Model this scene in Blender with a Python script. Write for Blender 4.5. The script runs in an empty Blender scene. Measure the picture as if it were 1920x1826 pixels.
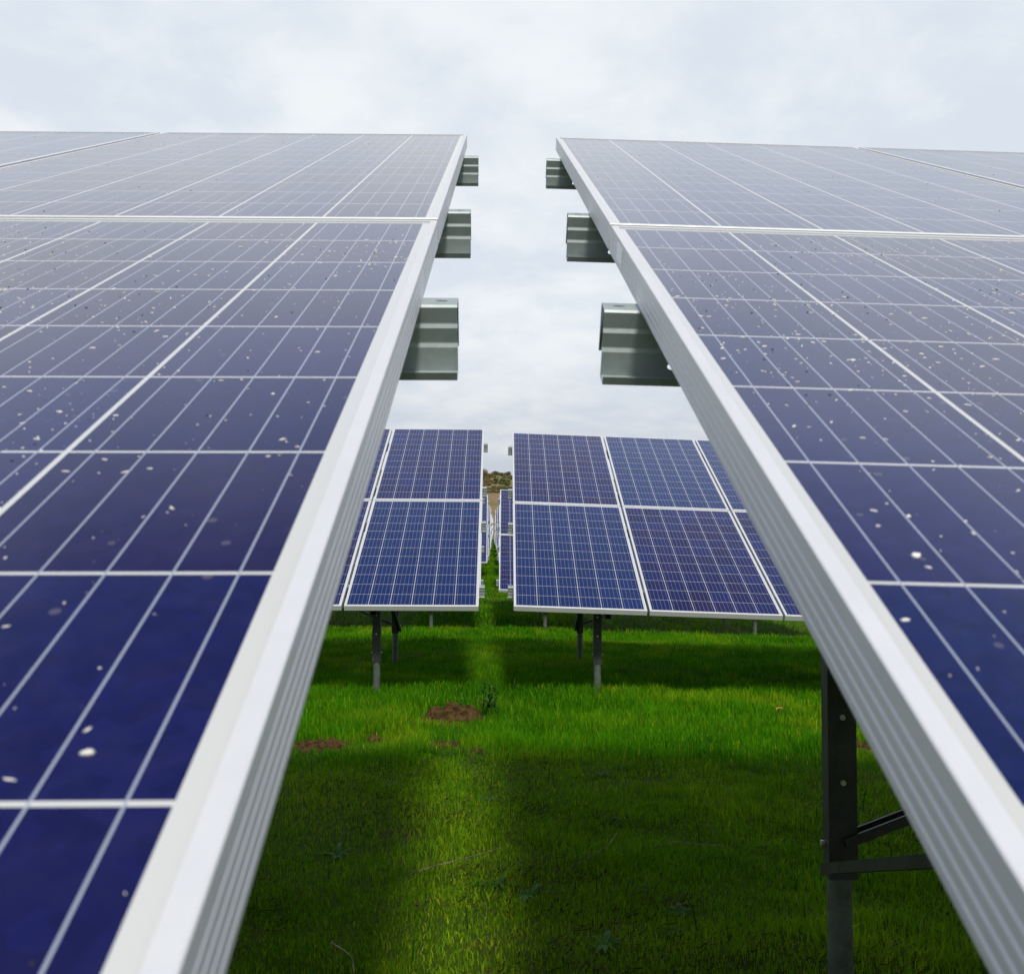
import bpy, math, random
import numpy as np
from mathutils import Vector, Matrix

R = math.radians
scene = bpy.context.scene
col = scene.collection
random.seed(7)
rng = np.random.default_rng(11)

# ------------------------------------------------------------------ camera
Z0 = 1.25                                   # camera height in the scene
cam_d = bpy.data.cameras.new('camera')
cam_d.sensor_fit = 'HORIZONTAL'; cam_d.sensor_width = 36.0
cam_d.lens = 1888.17 / 1920 * 36.0
cam_d.clip_start = 0.02; cam_d.clip_end = 3000
cam_d.dof.use_dof = True; cam_d.dof.focus_distance = 5.5; cam_d.dof.aperture_fstop = 18
cam = bpy.data.objects.new('camera', cam_d); col.objects.link(cam)
cam.location = (0, 0, Z0); cam.rotation_euler = (R(90 + 2.2), 0, 0)
scene.camera = cam

# ------------------------------------------------------------------ sun
SUN_EL, SUN_AZ = 50.0, -7.5                # light travels along +y, drifting to -x
sd = bpy.data.lights.new('sun', 'SUN'); sd.energy = 3.1; sd.angle = R(6.5); sd.color = (1.0, .95, .86)
sun = bpy.data.objects.new('sun', sd); col.objects.link(sun)
tr = Vector((math.sin(R(SUN_AZ)) * math.cos(R(SUN_EL)), math.cos(R(SUN_AZ)) * math.cos(R(SUN_EL)), -math.sin(R(SUN_EL))))
sun.rotation_euler = tr.to_track_quat('-Z', 'Y').to_euler()

# ------------------------------------------------------------------ node helpers
class NT:
    def __init__(s, tree): s.t = tree; s.n = tree.nodes; s.l = tree.links
    def new(s, typ, **kw):
        n = s.n.new(typ)
        for k, v in kw.items(): setattr(n, k, v)
        return n
    def link(s, a, b): s.l.new(a, b)
    def put(s, sock, v):
        if hasattr(v, 'is_linked') or isinstance(v, bpy.types.NodeSocket): s.l.new(v, sock)
        else: sock.default_value = v
    def math(s, op, a, b=0.0, c=None, clamp=False):
        n = s.n.new('ShaderNodeMath'); n.operation = op; n.use_clamp = clamp
        s.put(n.inputs[0], a); s.put(n.inputs[1], b)
        if c is not None: s.put(n.inputs[2], c)
        return n.outputs[0]
    def mix(s, f, a, b):
        n = s.n.new('ShaderNodeMix'); n.data_type = 'RGBA'
        s.put(n.inputs[0], f); s.put(n.inputs[6], a); s.put(n.inputs[7], b)
        return n.outputs[2]
    def noise(s, vec, scale, detail=4, rough=.55, dist=0.0):
        n = s.n.new('ShaderNodeTexNoise')
        if vec is not None: s.l.new(vec, n.inputs['Vector'])
        n.inputs['Scale'].default_value = scale; n.inputs['Detail'].default_value = detail
        n.inputs['Roughness'].default_value = rough; n.inputs['Distortion'].default_value = dist
        return n.outputs['Fac']
    def ramp(s, f, lo, hi, a=0.0, b=1.0):
        n = s.n.new('ShaderNodeMapRange'); n.interpolation_type = 'SMOOTHSTEP'
        s.put(n.inputs[0], f)
        for i, v in enumerate((lo, hi, a, b)): n.inputs[i + 1].default_value = v
        return n.outputs[0]

def C4(r, g, b): return (r, g, b, 1.0)

# ------------------------------------------------------------------ world: high thin cloud over a clear sky
w = bpy.data.worlds.new('World'); scene.world = w; w.use_nodes = True
k = NT(w.node_tree); k.n.clear()
sky = k.new('ShaderNodeTexSky', sky_type='NISHITA')
sky.sun_disc = False; sky.sun_elevation = R(SUN_EL); sky.sun_rotation = R(180 + SUN_AZ)
sky.air_density = 1.0; sky.dust_density = 1.5; sky.altitude = 100
tc = k.new('ShaderNodeTexCoord')
sep = k.new('ShaderNodeSeparateXYZ'); k.link(tc.outputs['Generated'], sep.inputs[0])
zpos = k.math('MAXIMUM', sep.outputs[2], 0.0)
zz = k.math('ADD', zpos, 0.22)
prx = k.math('DIVIDE', sep.outputs[0], zz); pry = k.math('DIVIDE', sep.outputs[1], zz)
cmb = k.new('ShaderNodeCombineXYZ'); k.put(cmb.inputs[0], prx); k.put(cmb.inputs[1], pry)
n1 = k.noise(cmb.outputs[0], 1.15, 6, .52, .5)
n2 = k.noise(cmb.outputs[0], 5.5, 6, .6, .2)
n3 = k.noise(cmb.outputs[0], .9, 3, .5)
# cloud sheet: unseen sides and rear (thinner) added as fill light, open blue overhead
cover = k.math('SUBTRACT', k.math('MULTIPLY_ADD', sep.outputs[1], 0.28, 1.62), k.math('MULTIPLY', zpos, 2.02))
cover = k.math('MULTIPLY_ADD', k.math('SUBTRACT', n1, .5), .55, cover)
cfac = k.math('MULTIPLY', k.ramp(cover, 0.12, 0.52), k.ramp(sep.outputs[1], -.6, .1, .95, 1.0))
lowtint = k.mix(k.ramp(zpos, 0.0, 0.22), C4(.60, .63, .67), C4(.77, .815, .86))
lowtint = k.mix(k.ramp(zpos, 0.50, 0.74), lowtint, C4(.50, .575, .80))
bright = k.mix(k.ramp(k.math('ADD', k.math('MULTIPLY', n1, .70), k.math('MULTIPLY', n2, .30)), .40, .60), C4(.91, .945, 1.0), C4(1.14, 1.125, 1.10))
mul = k.new('ShaderNodeMix', data_type='RGBA', blend_type='MULTIPLY'); mul.inputs[0].default_value = 1.0
k.link(lowtint, mul.inputs[6]); k.link(bright, mul.inputs[7])
bg_sky = k.new('ShaderNodeBackground'); k.link(sky.outputs[0], bg_sky.inputs[0]); bg_sky.inputs[1].default_value = 0.11
bg_cl = k.new('ShaderNodeBackground'); k.link(mul.outputs[2], bg_cl.inputs[0]); bg_cl.inputs[1].default_value = 1.0
mx = k.new('ShaderNodeMixShader'); k.put(mx.inputs[0], cfac); k.link(bg_sky.outputs[0], mx.inputs[1]); k.link(bg_cl.outputs[0], mx.inputs[2])
out = k.new('ShaderNodeOutputWorld'); k.link(mx.outputs[0], out.inputs[0])

scene.view_settings.view_transform = 'Standard'; scene.view_settings.look = 'None'
scene.view_settings.exposure = 0.0; scene.view_settings.gamma = 1.0

# ------------------------------------------------------------------ materials
def mat(name):
    m = bpy.data.materials.new(name); m.use_nodes = True
    k = NT(m.node_tree); k.n.clear()
    o = k.new('ShaderNodeOutputMaterial'); p = k.new('ShaderNodeBsdfPrincipled')
    k.link(p.outputs[0], o.inputs[0])
    return m, k, p, o

def metal(name, c1, c2, metallic, rough, scale, rscale=.12, bump=0.0):
    m, k, p, o = mat(name)
    tc = k.new('ShaderNodeTexCoord')
    n = k.noise(tc.outputs['Object'], scale, 6, .6)
    n2 = k.noise(tc.outputs['Object'], scale * 6.3, 4, .6)
    f = k.ramp(k.math('ADD', k.math('MULTIPLY', n, .65), k.math('MULTIPLY', n2, .35)), .32, .68)
    k.put(p.inputs['Base Color'], k.mix(f, C4(*c1), C4(*c2)))
    p.inputs['Metallic'].default_value = metallic
    k.put(p.inputs['Roughness'], k.math('MULTIPLY_ADD', n2, rscale, rough))
    if bump:
        b = k.new('ShaderNodeBump'); b.inputs['Strength'].default_value = bump; b.inputs['Distance'].default_value = .001
        k.link(n2, b.inputs['Height']); k.link(b.outputs[0], p.inputs['Normal'])
    return m

M = {}
M['aluminium'] = metal('anodised_aluminium', (.685, .695, .71), (.72, .73, .745), .28, .40, 5)
M['zinc'] = metal('galvanised_steel', (.29, .345, .345), (.38, .435, .43), .22, .42, 14, .18, .15)
M['zinc_post'] = metal('shade_darkened_galvanised_steel', (.045, .048, .046), (.085, .09, .086), .55, .42, 11, .18, .15)  # shade under the tables put into the colour of posts, rafters and braces
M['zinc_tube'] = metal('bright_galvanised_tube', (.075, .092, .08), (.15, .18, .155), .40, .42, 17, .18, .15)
M['bolt'] = metal('bright_zinc_bolt', (.62, .62, .60), (.72, .72, .70), .7, .35, 60)
M['rubber'] = metal('dark_hole_plug', (.01, .01, .01), (.02, .02, .02), 0, .7, 40)
M['sticker'] = metal('white_label_paper', (.90, .91, .90), (.95, .95, .94), .3, .35, 60)
M['backsheet'] = metal('white_backsheet', (.62, .63, .64), (.70, .70, .70), 0, .5, 20)

def cell_material():
    m, k, p, o = mat('polycrystalline_cells_under_glass')
    uv = k.new('ShaderNodeUVMap'); sp = k.new('ShaderNodeSeparateXYZ'); k.link(uv.outputs[0], sp.inputs[0])
    X = k.math('SUBTRACT', sp.outputs[0], .019 - .00075); Y = k.math('SUBTRACT', sp.outputs[1], .0225)
    PIT = .15945; CW = .1557; CH = .1566
    cx = k.math('FLOOR', k.math('DIVIDE', X, PIT)); cy = k.math('FLOOR', k.math('DIVIDE', Y, PIT))
    fx = k.math('SUBTRACT', X, k.math('MULTIPLY', cx, PIT)); fy = k.math('SUBTRACT', Y, k.math('MULTIPLY', cy, PIT))
    incell = k.math('MULTIPLY', k.math('LESS_THAN', fx, CW), k.math('LESS_THAN', fy, CH))
    rngx = k.math('MULTIPLY', k.math('GREATER_THAN', X, 0.0), k.math('LESS_THAN', X, 6 * PIT - .0035))
    rngy = k.math('MULTIPLY', k.math('GREATER_THAN', Y, 0.0), k.math('LESS_THAN', Y, 12 * PIT - .0030))
    cell = k.math('MULTIPLY', incell, k.math('MULTIPLY', rngx, rngy))
    rngall = k.math('MULTIPLY', rngx, k.math('MULTIPLY', k.math('GREATER_THAN', Y, -.006), k.math('LESS_THAN', Y, 12 * PIT + .004)))
    bx = k.math('ABSOLUTE', k.math('SUBTRACT', k.math('MODULO', fx, .03112), .01556))
    bus = k.math('MULTIPLY', k.math('LESS_THAN', bx, .00058), k.math('MULTIPLY', k.math('LESS_THAN', fx, CW), rngall))
    oi = k.new('ShaderNodeObjectInfo')
    cm = k.new('ShaderNodeCombineXYZ'); k.put(cm.inputs[0], cx); k.put(cm.inputs[1], cy); k.put(cm.inputs[2], k.math('MULTIPLY', oi.outputs['Random'], 91.7))
    wn = k.new('ShaderNodeTexWhiteNoise', noise_dimensions='3D'); k.link(cm.outputs[0], wn.inputs[0])
    sc = k.new('ShaderNodeSeparateColor'); k.link(wn.outputs['Color'], sc.inputs[0])
    # crystal grains, offset per cell
    ad = k.new('ShaderNodeVectorMath', operation='ADD'); k.link(uv.outputs[0], ad.inputs[0]); k.link(wn.outputs['Color'], ad.inputs[1])
    vo = k.new('ShaderNodeTexVoronoi'); vo.inputs['Scale'].default_value = 95; k.link(ad.outputs[0], vo.inputs['Vector'])
    sg = k.new('ShaderNodeSeparateColor'); k.link(vo.outputs['Color'], sg.inputs[0])
    vo2 = k.new('ShaderNodeTexVoronoi'); vo2.inputs['Scale'].default_value = 30; k.link(ad.outputs[0], vo2.inputs['Vector'])
    sg2 = k.new('ShaderNodeSeparateColor'); k.link(vo2.outputs['Color'], sg2.inputs[0])
    base = k.mix(sc.outputs[0], C4(.0070, .0060, .060), C4(.0080, .0130, .105))
    violet = k.math('MULTIPLY', k.ramp(sc.outputs[1], .40, .95), .42)
    base = k.mix(violet, base, C4(.0240, .0095, .046))
    base = k.mix(k.math('MULTIPLY', k.ramp(oi.outputs['Random'], .35, 1.0), .75), base, C4(.007, .029, .125))
    g = k.math('ADD', k.math('MULTIPLY', sg.outputs[0], .26), k.math('MULTIPLY', sg2.outputs[1], .02))
    hs = k.new('ShaderNodeHueSaturation'); k.link(base, hs.inputs['Color']); k.put(hs.inputs['Value'], k.math('ADD', g, .74))
    colr = k.mix(cell, C4(.54, .55, .54), hs.outputs[0])
    colr = k.mix(bus, colr, C4(.30, .34, .42))
    # thin uneven film of dust, dried rain marks
    tc = k.new('ShaderNodeTexCoord')
    d1 = k.noise(tc.outputs['Object'], 2.6, 6, .65, .6); d2 = k.noise(tc.outputs['Object'], 55, 3, .6)
    dust = k.math('MULTIPLY', k.ramp(d1, .2, .9, .6, 1.0), k.ramp(d2, .35, .75, .001, .012))
    vs = k.new('ShaderNodeTexVoronoi'); vs.inputs['Scale'].default_value = 70; k.link(uv.outputs[0], vs.inputs['Vector'])
    vsep = k.new('ShaderNodeSeparateColor'); k.link(vs.outputs['Color'], vsep.inputs[0])
    spot = k.math('MULTIPLY', k.math('LESS_THAN', vs.outputs['Distance'], k.math('MULTIPLY', vsep.outputs[2], .20)), k.math('GREATER_THAN', vsep.outputs[0], .80))
    dust = k.math('ADD', dust, k.math('MULTIPLY', spot, .12))
    colr = k.mix(dust, colr, C4(.50, .46, .40))
    k.put(p.inputs['Base Color'], colr)
    p.inputs['Roughness'].default_value = .45
    p.inputs['Specular IOR Level'].default_value = .0
    p.inputs['Coat Weight'].default_value = 1.0; p.inputs['Coat IOR'].default_value = 1.50
    k.put(p.inputs['Coat Roughness'], k.math('MULTIPLY_ADD', d2, .06, .09))
    return m
M['cells'] = cell_material()

# ------------------------------------------------------------------ mesh builder
class MB:
    """collects faces (with material slots and uv) for one mesh"""
    def __init__(s): s.v = []; s.f = []; s.m = []; s.uv = []; s.sm = []
    def add(s, verts, faces, mi=0, uv=None, smooth=False):
        b = len(s.v); s.v += [tuple(p) for p in verts]
        for i, f in enumerate(faces):
            s.f.append(tuple(b + j for j in f)); s.m.append(mi); s.sm.append(smooth)
            s.uv.append(uv[i] if uv else [(0, 0)] * len(f))
    def box(s, lo, hi, mi=0, M4=None):
        x0, y0, z0 = lo; x1, y1, z1 = hi
        v = [Vector(p) for p in ((x0,y0,z0),(x1,y0,z0),(x1,y1,z0),(x0,y1,z0),(x0,y0,z1),(x1,y0,z1),(x1,y1,z1),(x0,y1,z1))]
        if M4 is not None: v = [M4 @ p for p in v]
        s.add(v, [(0,3,2,1),(4,5,6,7),(0,1,5,4),(1,2,6,5),(2,3,7,6),(3,0,4,7)], mi)
    def prism(s, prof, a, b, frame=None, mi=0):
        """closed 2-d profile swept from a to b; frame = (right, up) vectors"""
        a = Vector(a); b = Vector(b); d = (b - a).normalized()
        if frame is None:
            up = Vector((0, 0, 1)) if abs(d.z) < .95 else Vector((0, 1, 0))
            r = d.cross(up).normalized(); u = r.cross(d).normalized()
        else: r, u = Vector(frame[0]), Vector(frame[1])
        n = len(prof)
        v = [a + r * p[0] + u * p[1] for p in prof] + [b + r * p[0] + u * p[1] for p in prof]
        fs = [(i, (i + 1) % n, n + (i + 1) % n, n + i) for i in range(n)]
        s.add(v, fs, mi)
        s.add(v[:n], [tuple(range(n - 1, -1, -1))], mi); s.add(v[n:], [tuple(range(n))], mi)
    def tube(s, a, b, r0, r1=None, seg=20, mi=0, caps=True):
        r1 = r0 if r1 is None else r1
        a = Vector(a); b = Vector(b); d = (b - a).normalized()
        up = Vector((0, 0, 1)) if abs(d.z) < .9 else Vector((0, 1, 0))
        x = d.cross(up).normalized(); y = x.cross(d)
        c = [(math.cos(2 * math.pi * i / seg), math.sin(2 * math.pi * i / seg)) for i in range(seg)]
        v = [a + (x * p + y * q) * r0 for p, q in c] + [b + (x * p + y * q) * r1 for p, q in c]
        s.add(v, [(i, (i + 1) % seg, seg + (i + 1) % seg, seg + i) for i in range(seg)], mi, smooth=True)
        if caps:
            s.add(v[:seg], [tuple(range(seg - 1, -1, -1))], mi); s.add(v[seg:], [tuple(range(seg))], mi)
    def lathe(s, base, prof, seg=28, mi=0):
        base = Vector(base); base.z = 0; n = seg; v = []
        for z, r in prof: v += [base + Vector((r * math.cos(2*math.pi*i/n), r * math.sin(2*math.pi*i/n), z)) for i in range(n)]
        s.add(v, [(j*n + i, j*n + (i+1) % n, (j+1)*n + (i+1) % n, (j+1)*n + i) for j in range(len(prof) - 1) for i in range(n)] + [tuple(range(n - 1, -1, -1)), tuple(range(len(prof)*n - n, len(prof)*n))], mi, smooth=False)
    def merge(s, o, M4, mi_map=None):
        b = len(s.v); s.v += [tuple(M4 @ Vector(p)) for p in o.v]
        s.f += [tuple(b + j for j in f) for f in o.f]
        s.m += [mi_map[i] if mi_map else i for i in o.m]; s.uv += o.uv; s.sm += o.sm
    def mesh(s, name, mats):
        me = bpy.data.meshes.new(name); me.from_pydata(s.v, [], s.f)
        for m in mats: me.materials.append(m)
        me.polygons.foreach_set('material_index', s.m)
        me.polygons.foreach_set('use_smooth', s.sm)
        ul = me.uv_layers.new(name='UVMap')
        flat = [c for f in s.uv for p in f for c in p]
        ul.data.foreach_set('uv', flat)
        me.update(); return me
    def fix(s, me):
        import bmesh
        bm = bmesh.new(); bm.from_mesh(me); bmesh.ops.recalc_face_normals(bm, faces=bm.faces); bm.to_mesh(me); bm.free(); return me

def link(name, data, parent=None, M4=None):
    o = bpy.data.objects.new(name, data); col.objects.link(o)
    if parent is not None: o.parent = parent
    if M4 is not None: o.matrix_local = M4
    return o

def tag(o, label=None, cat=None, group=None, kind=None):
    if label: o['label'] = label
    if cat: o['category'] = cat
    if group: o['group'] = group
    if kind: o['kind'] = kind
    return o

# ------------------------------------------------------------------ the ground
GY = [-30, -4, -.3, 2.5, 5, 7.8, 11, 15.6, 19, 23.3, 31, 39, 46.5, 54, 80, 112, 130, 160, 205, 215, 245, 285, 330, 420, 700]
GZ = [-.8, -.93, -1.0, -1.07, -1.15, -1.235, -1.34, -1.575, -1.56, -1.46, -1.53, -1.51, -1.47, -1.44, -1.40, -1.40, -.7, 1.9, 6.55, 6.9, 9.3, 13.6, 17.0, 19.5, 14.0]
def vnoise(x, y, s, seed=0):
    x = np.asarray(x, float) / s; y = np.asarray(y, float) / s
    xi = np.floor(x).astype(np.int64); yi = np.floor(y).astype(np.int64); fx = x - xi; fy = y - yi
    fx = fx * fx * (3 - 2 * fx); fy = fy * fy * (3 - 2 * fy)
    def h(a, b):
        n = (a * 374761393 + b * 668265263 + seed * 974711) & 0x7fffffff
        n = ((n ^ (n >> 13)) * 1274126177) & 0x7fffffff
        return ((n ^ (n >> 16)) & 0xffff) / 65535.0
    return (h(xi, yi) * (1 - fx) + h(xi + 1, yi) * fx) * (1 - fy) + (h(xi, yi + 1) * (1 - fx) + h(xi + 1, yi + 1) * fx) * fy
def ground(x, y):
    x = np.asarray(x, float); y = np.asarray(y, float)
    z = np.interp(y, GY, GZ) + Z0 - .05
    near = np.clip((130 - y) / 40, 0, 1)
    z = z - .026 * np.clip(x, 0, 12) * near
    far = 1 - near
    z = z + far * (-.035 * np.clip(x + 8, -60, 200) * np.clip((y - 130) / 150, 0, 1.3) + 1.1 * (vnoise(x, y, 34, 3) - .5) + .5 * (vnoise(x, y, 11, 4) - .5))
    z = z + near * (.035 * (vnoise(x, y, .9, 1) - .5) + .02 * (vnoise(x, y, .28, 2) - .5))
    return z

def axis(segs):
    o = []
    for a, b, st in segs: o += list(np.arange(a, b, st))
    return np.array(o + [segs[-1][1]])
xs = axis([(-900, -200, 100), (-200, -40, 16), (-40, -8, 2), (-8, -2.5, .3), (-2.5, 4.5, .06), (4.5, 10, .3), (10, 40, 2), (40, 200, 16), (200, 900, 100)])
ys = axis([(-60, -6, 6), (-6, 1.2, .4), (1.2, 9, .06), (9, 16, .12), (16, 60, .5), (60, 130, 2.5), (130, 340, 3.5), (340, 720, 19)])
XX, YY = np.meshgrid(xs, ys); ZZ = ground(XX, YY)
nx, ny = len(xs), len(ys)
def grid_mesh(name, XX, YY, ZZ):
    ny, nx = XX.shape
    V = np.stack([XX, YY, ZZ], -1).reshape(-1, 3)
    i = np.arange(ny * nx).reshape(ny, nx)
    F = np.stack([i[:-1, :-1], i[:-1, 1:], i[1:, 1:], i[1:, :-1]], -1).reshape(-1, 4)
    return raw_mesh(name, V, F)
def raw_mesh(name, V, F, smooth=True):
    me = bpy.data.meshes.new(name); V = np.asarray(V, np.float32); F = np.asarray(F, np.int32)
    me.vertices.add(len(V)); me.vertices.foreach_set('co', V.ravel())
    me.loops.add(F.size); me.loops.foreach_set('vertex_index', F.ravel())
    me.polygons.add(len(F)); me.polygons.foreach_set('loop_start', np.arange(0, F.size, F.shape[1], dtype=np.int32))
    me.polygons.foreach_set('loop_total', np.full(len(F), F.shape[1], np.int32))
    me.polygons.foreach_set('use_smooth', np.full(len(F), smooth))
    me.update(calc_edges=True); return me

def ground_material():
    m, k, p, o = mat('meadow_soil')
    g = k.new('ShaderNodeNewGeometry'); P = g.outputs['Position']
    a = k.noise(P, .9, 5, .6); b = k.noise(P, 7, 6, .65); c = k.noise(P, 60, 4, .7)
    green = k.mix(k.ramp(b, .3, .7), C4(.034, .072, .003), C4(.075, .135, .006))
    soil = k.mix(k.ramp(c, .3, .7), C4(.022, .016, .006), C4(.085, .058, .022))
    f = k.ramp(k.math('ADD', k.math('MULTIPLY', b, .55), k.math('MULTIPLY', a, .45)), .48, .62)
    near = k.mix(k.math('MULTIPLY', f, .75), green, soil)
    sp = k.new('ShaderNodeSeparateXYZ'); k.link(P, sp.inputs[0])
    far_a = k.noise(P, .035, 5, .6); far_b = k.noise(P, .4, 6, .7)
    field = k.mix(k.ramp(far_b, .3, .7), C4(.175, .115, .058), C4(.26, .18, .095))
    field = k.mix(k.math('MULTIPLY', k.ramp(far_a, .45, .7), .6), field, C4(.12, .13, .035))
    scrub = k.mix(k.ramp(far_b, .35, .65), C4(.12, .12, .045), C4(.22, .175, .09))
    hill = k.mix(k.ramp(sp.outputs[1], 205, 222), field, scrub)
    yy = k.math('ADD', sp.outputs[1], k.math('MULTIPLY', far_b, 12))
    k.put(p.inputs['Base Color'], k.mix(k.ramp(yy, 112, 126), near, hill))
    p.inputs['Roughness'].default_value = .95; p.inputs['Specular IOR Level'].default_value = .1
    bp = k.new('ShaderNodeBump'); bp.inputs['Strength'].default_value = .7; bp.inputs['Distance'].default_value = .03
    k.link(c, bp.inputs['Height']); k.link(bp.outputs[0], p.inputs['Normal'])
    return m
me = grid_mesh('ground', XX, YY, ZZ); me.materials.append(ground_material())
tag(link('ground', me), kind='structure')

# ------------------------------------------------------------------ one solar module
W, L, G, H = .992, 1.956, .02, .04
TT = 2 * L + G
def frame_mb(grooved):
    P = [(.0008, 0), (.0100, 0), (.0100, -.0016), (.0022, -.0019), (.0022, -.0384), (.028, -.0384), (.028, -.0400), (.0006, -.0400), (0, -.0394)]
    if grooved:
        for i in range(4):
            n = -.0335 + i * .0075
            P += [(0, n - .0016), (.0016, n - .0001), (.0016, n + .0003), (0, n + .0006)]
    P += [(0, -.0008)]
    mb = MB(); n = len(P)
    cor = [(0, 0, 1, 1), (W, 0, -1, 1), (W, L, -1, -1), (0, L, 1, -1)]
    v = [(cx + sx * d, cy + sy * d, z) for cx, cy, sx, sy in cor for d, z in P]
    fs = [(c * n + i, c * n + (i + 1) % n, ((c + 1) % 4) * n + (i + 1) % n, ((c + 1) % 4) * n + i) for c in range(4) for i in range(n)]
    mb.add(v, fs); return mb
def glass_mb():
    mb = MB(); a, z1, z0 = .0024, -.0018, -.0066
    x0, x1, y0, y1 = a, W - a, a, L - a
    v = [(x0,y0,z0),(x1,y0,z0),(x1,y1,z0),(x0,y1,z0),(x0,y0,z1),(x1,y0,z1),(x1,y1,z1),(x0,y1,z1)]
    mb.add(v, [(4,5,6,7),(3,2,1,0),(0,1,5,4),(1,2,6,5),(2,3,7,6),(3,0,4,7)], 0, [[(x0,y0),(x1,y0),(x1,y1),(x0,y1)]] + [[(0,0)]*4]*5)
    for i in range(-5, 0): mb.m[i] = 1
    return mb
fmb = {True: frame_mb(True), False: frame_mb(False)}
gmb = glass_mb()
frame_me = {g: fmb[g].fix(fmb[g].mesh('module_frame', [M['aluminium']])) for g in fmb}
glass_me = gmb.mesh('cell_sheet', [M['cells'], M['backsheet']])
jb = MB(); jb.box((W / 2 - .055, L - .20, -.031), (W / 2 + .055, L - .10, -.0068)); jb_me = jb.mesh('junction_box', [M['rubber']])

# ------------------------------------------------------------------ purlin (ribbed hat section), local: x along, y up the slope, z normal
PV = [.385, 1.578, 2.372, 3.578]            # centre of each purlin's top flange along the slope
def purlin_profile():
    t = .0022
    o = [(-.052, -.0800), (-.052, -.0885), (-.0205, -.0885)]                       # toe lip, bottom flange (down-slope)
    web = [(-.0205, -.0565), (-.0182, -.0515), (-.0180, -.0500), (-.0205, -.0305), (-.0182, -.0255), (-.0180, -.0240), (-.0205, -.0030)]
    top = [(-.018, 0), (.0190, 0), (.0202, -.0012), (.0202, -.066)]
    pts = [(y_, z_ * .89) for y_, z_ in o + web + top]
    # offset inward to give the sheet its thickness
    inner = []
    for i, (y, z) in enumerate(pts):
        a = pts[max(i - 1, 0)]; b = pts[min(i + 1, len(pts) - 1)]
        dy, dz = b[0] - a[0], b[1] - a[1]; l = math.hypot(dy, dz)
        inner.append((y + t * dz / l, z - t * dy / l))
    return pts + inner[::-1]
PP = purlin_profile()
def purlin_mb(length):
    mb = MB(); mb.prism(PP, (0, 0, 0), (length, 0, 0), ((0, 1, 0), (0, 0, 1)))
    return mb
def purlin_mesh(length, s_):
    """the purlin with the slotted holes punched through near its free end (s_ = +1: end at x = 0)"""
    mb = purlin_mb(length); me = mb.fix(mb.mesh('purlin', [M['zinc']]))
    o = bpy.data.objects.new('cut', me); col.objects.link(o)
    cm = MB(); xe = 0 if s_ > 0 else length
    def pill(c, ax, a, b, h):
        n = 16; v = []
        for k_ in (-1, 1):
            for i in range(n):
                p, q = a * math.cos(2*math.pi*i/n), b * math.sin(2*math.pi*i/n)
                v.append((c[0] + p, c[1] + q, c[2] + k_ * h) if ax == 'z' else (c[0] + p, c[1] + k_ * h, c[2] + q))
        cm.add(v, [tuple(range(n - 1, -1, -1)), tuple(range(n, 2*n))] + [(i, (i+1) % n, n + (i+1) % n, n + i) for i in range(n)])
    pill((xe + s_ * .019, .003, 0), 'z', .0075, .0036, .012)
    pill((xe + s_ * .033, -.037, -.0788), 'z', .0075, .0050, .006)
    pill((xe + s_ * .085, -.0185, -.066), 'y', .0055, .0042, .007)
    pill((xe + s_ * .085, -.0185, -.040), 'y', .0055, .0042, .007)
    cme = cm.fix(cm.mesh('cutter', [])); co = bpy.data.objects.new('cutter', cme); col.objects.link(co)
    md = o.modifiers.new('b', 'BOOLEAN'); md.object = co; md.operation = 'DIFFERENCE'; md.solver = 'EXACT'
    dg = bpy.context.evaluated_depsgraph_get()
    res = bpy.data.meshes.new_from_object(o.evaluated_get(dg)); res.name = 'purlin'
    bpy.data.objects.remove(o); bpy.data.objects.remove(co); bpy.data.meshes.remove(cme)
    return res
_pm = {}
def bolt_mb():
    mb = MB(); mb.tube((0, 0, 0), (0, .007, 0), .0075, seg=6); return mb
bolt_me = bolt_mb().mesh('bolt', [M['bolt']])

# ------------------------------------------------------------------ posts
def c_profile(wd, dp, t=.004, lip=.014):
    h = wd / 2
    return [(-h, 0), (h, 0), (h, dp), (h - lip, dp), (h - lip, dp - t), (h - t, dp - t), (h - t, t), (-h + t, t), (-h + t, dp - t), (-h + lip, dp - t), (-h + lip, dp), (-h, dp)]
CP = c_profile(.064, .046)

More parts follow.
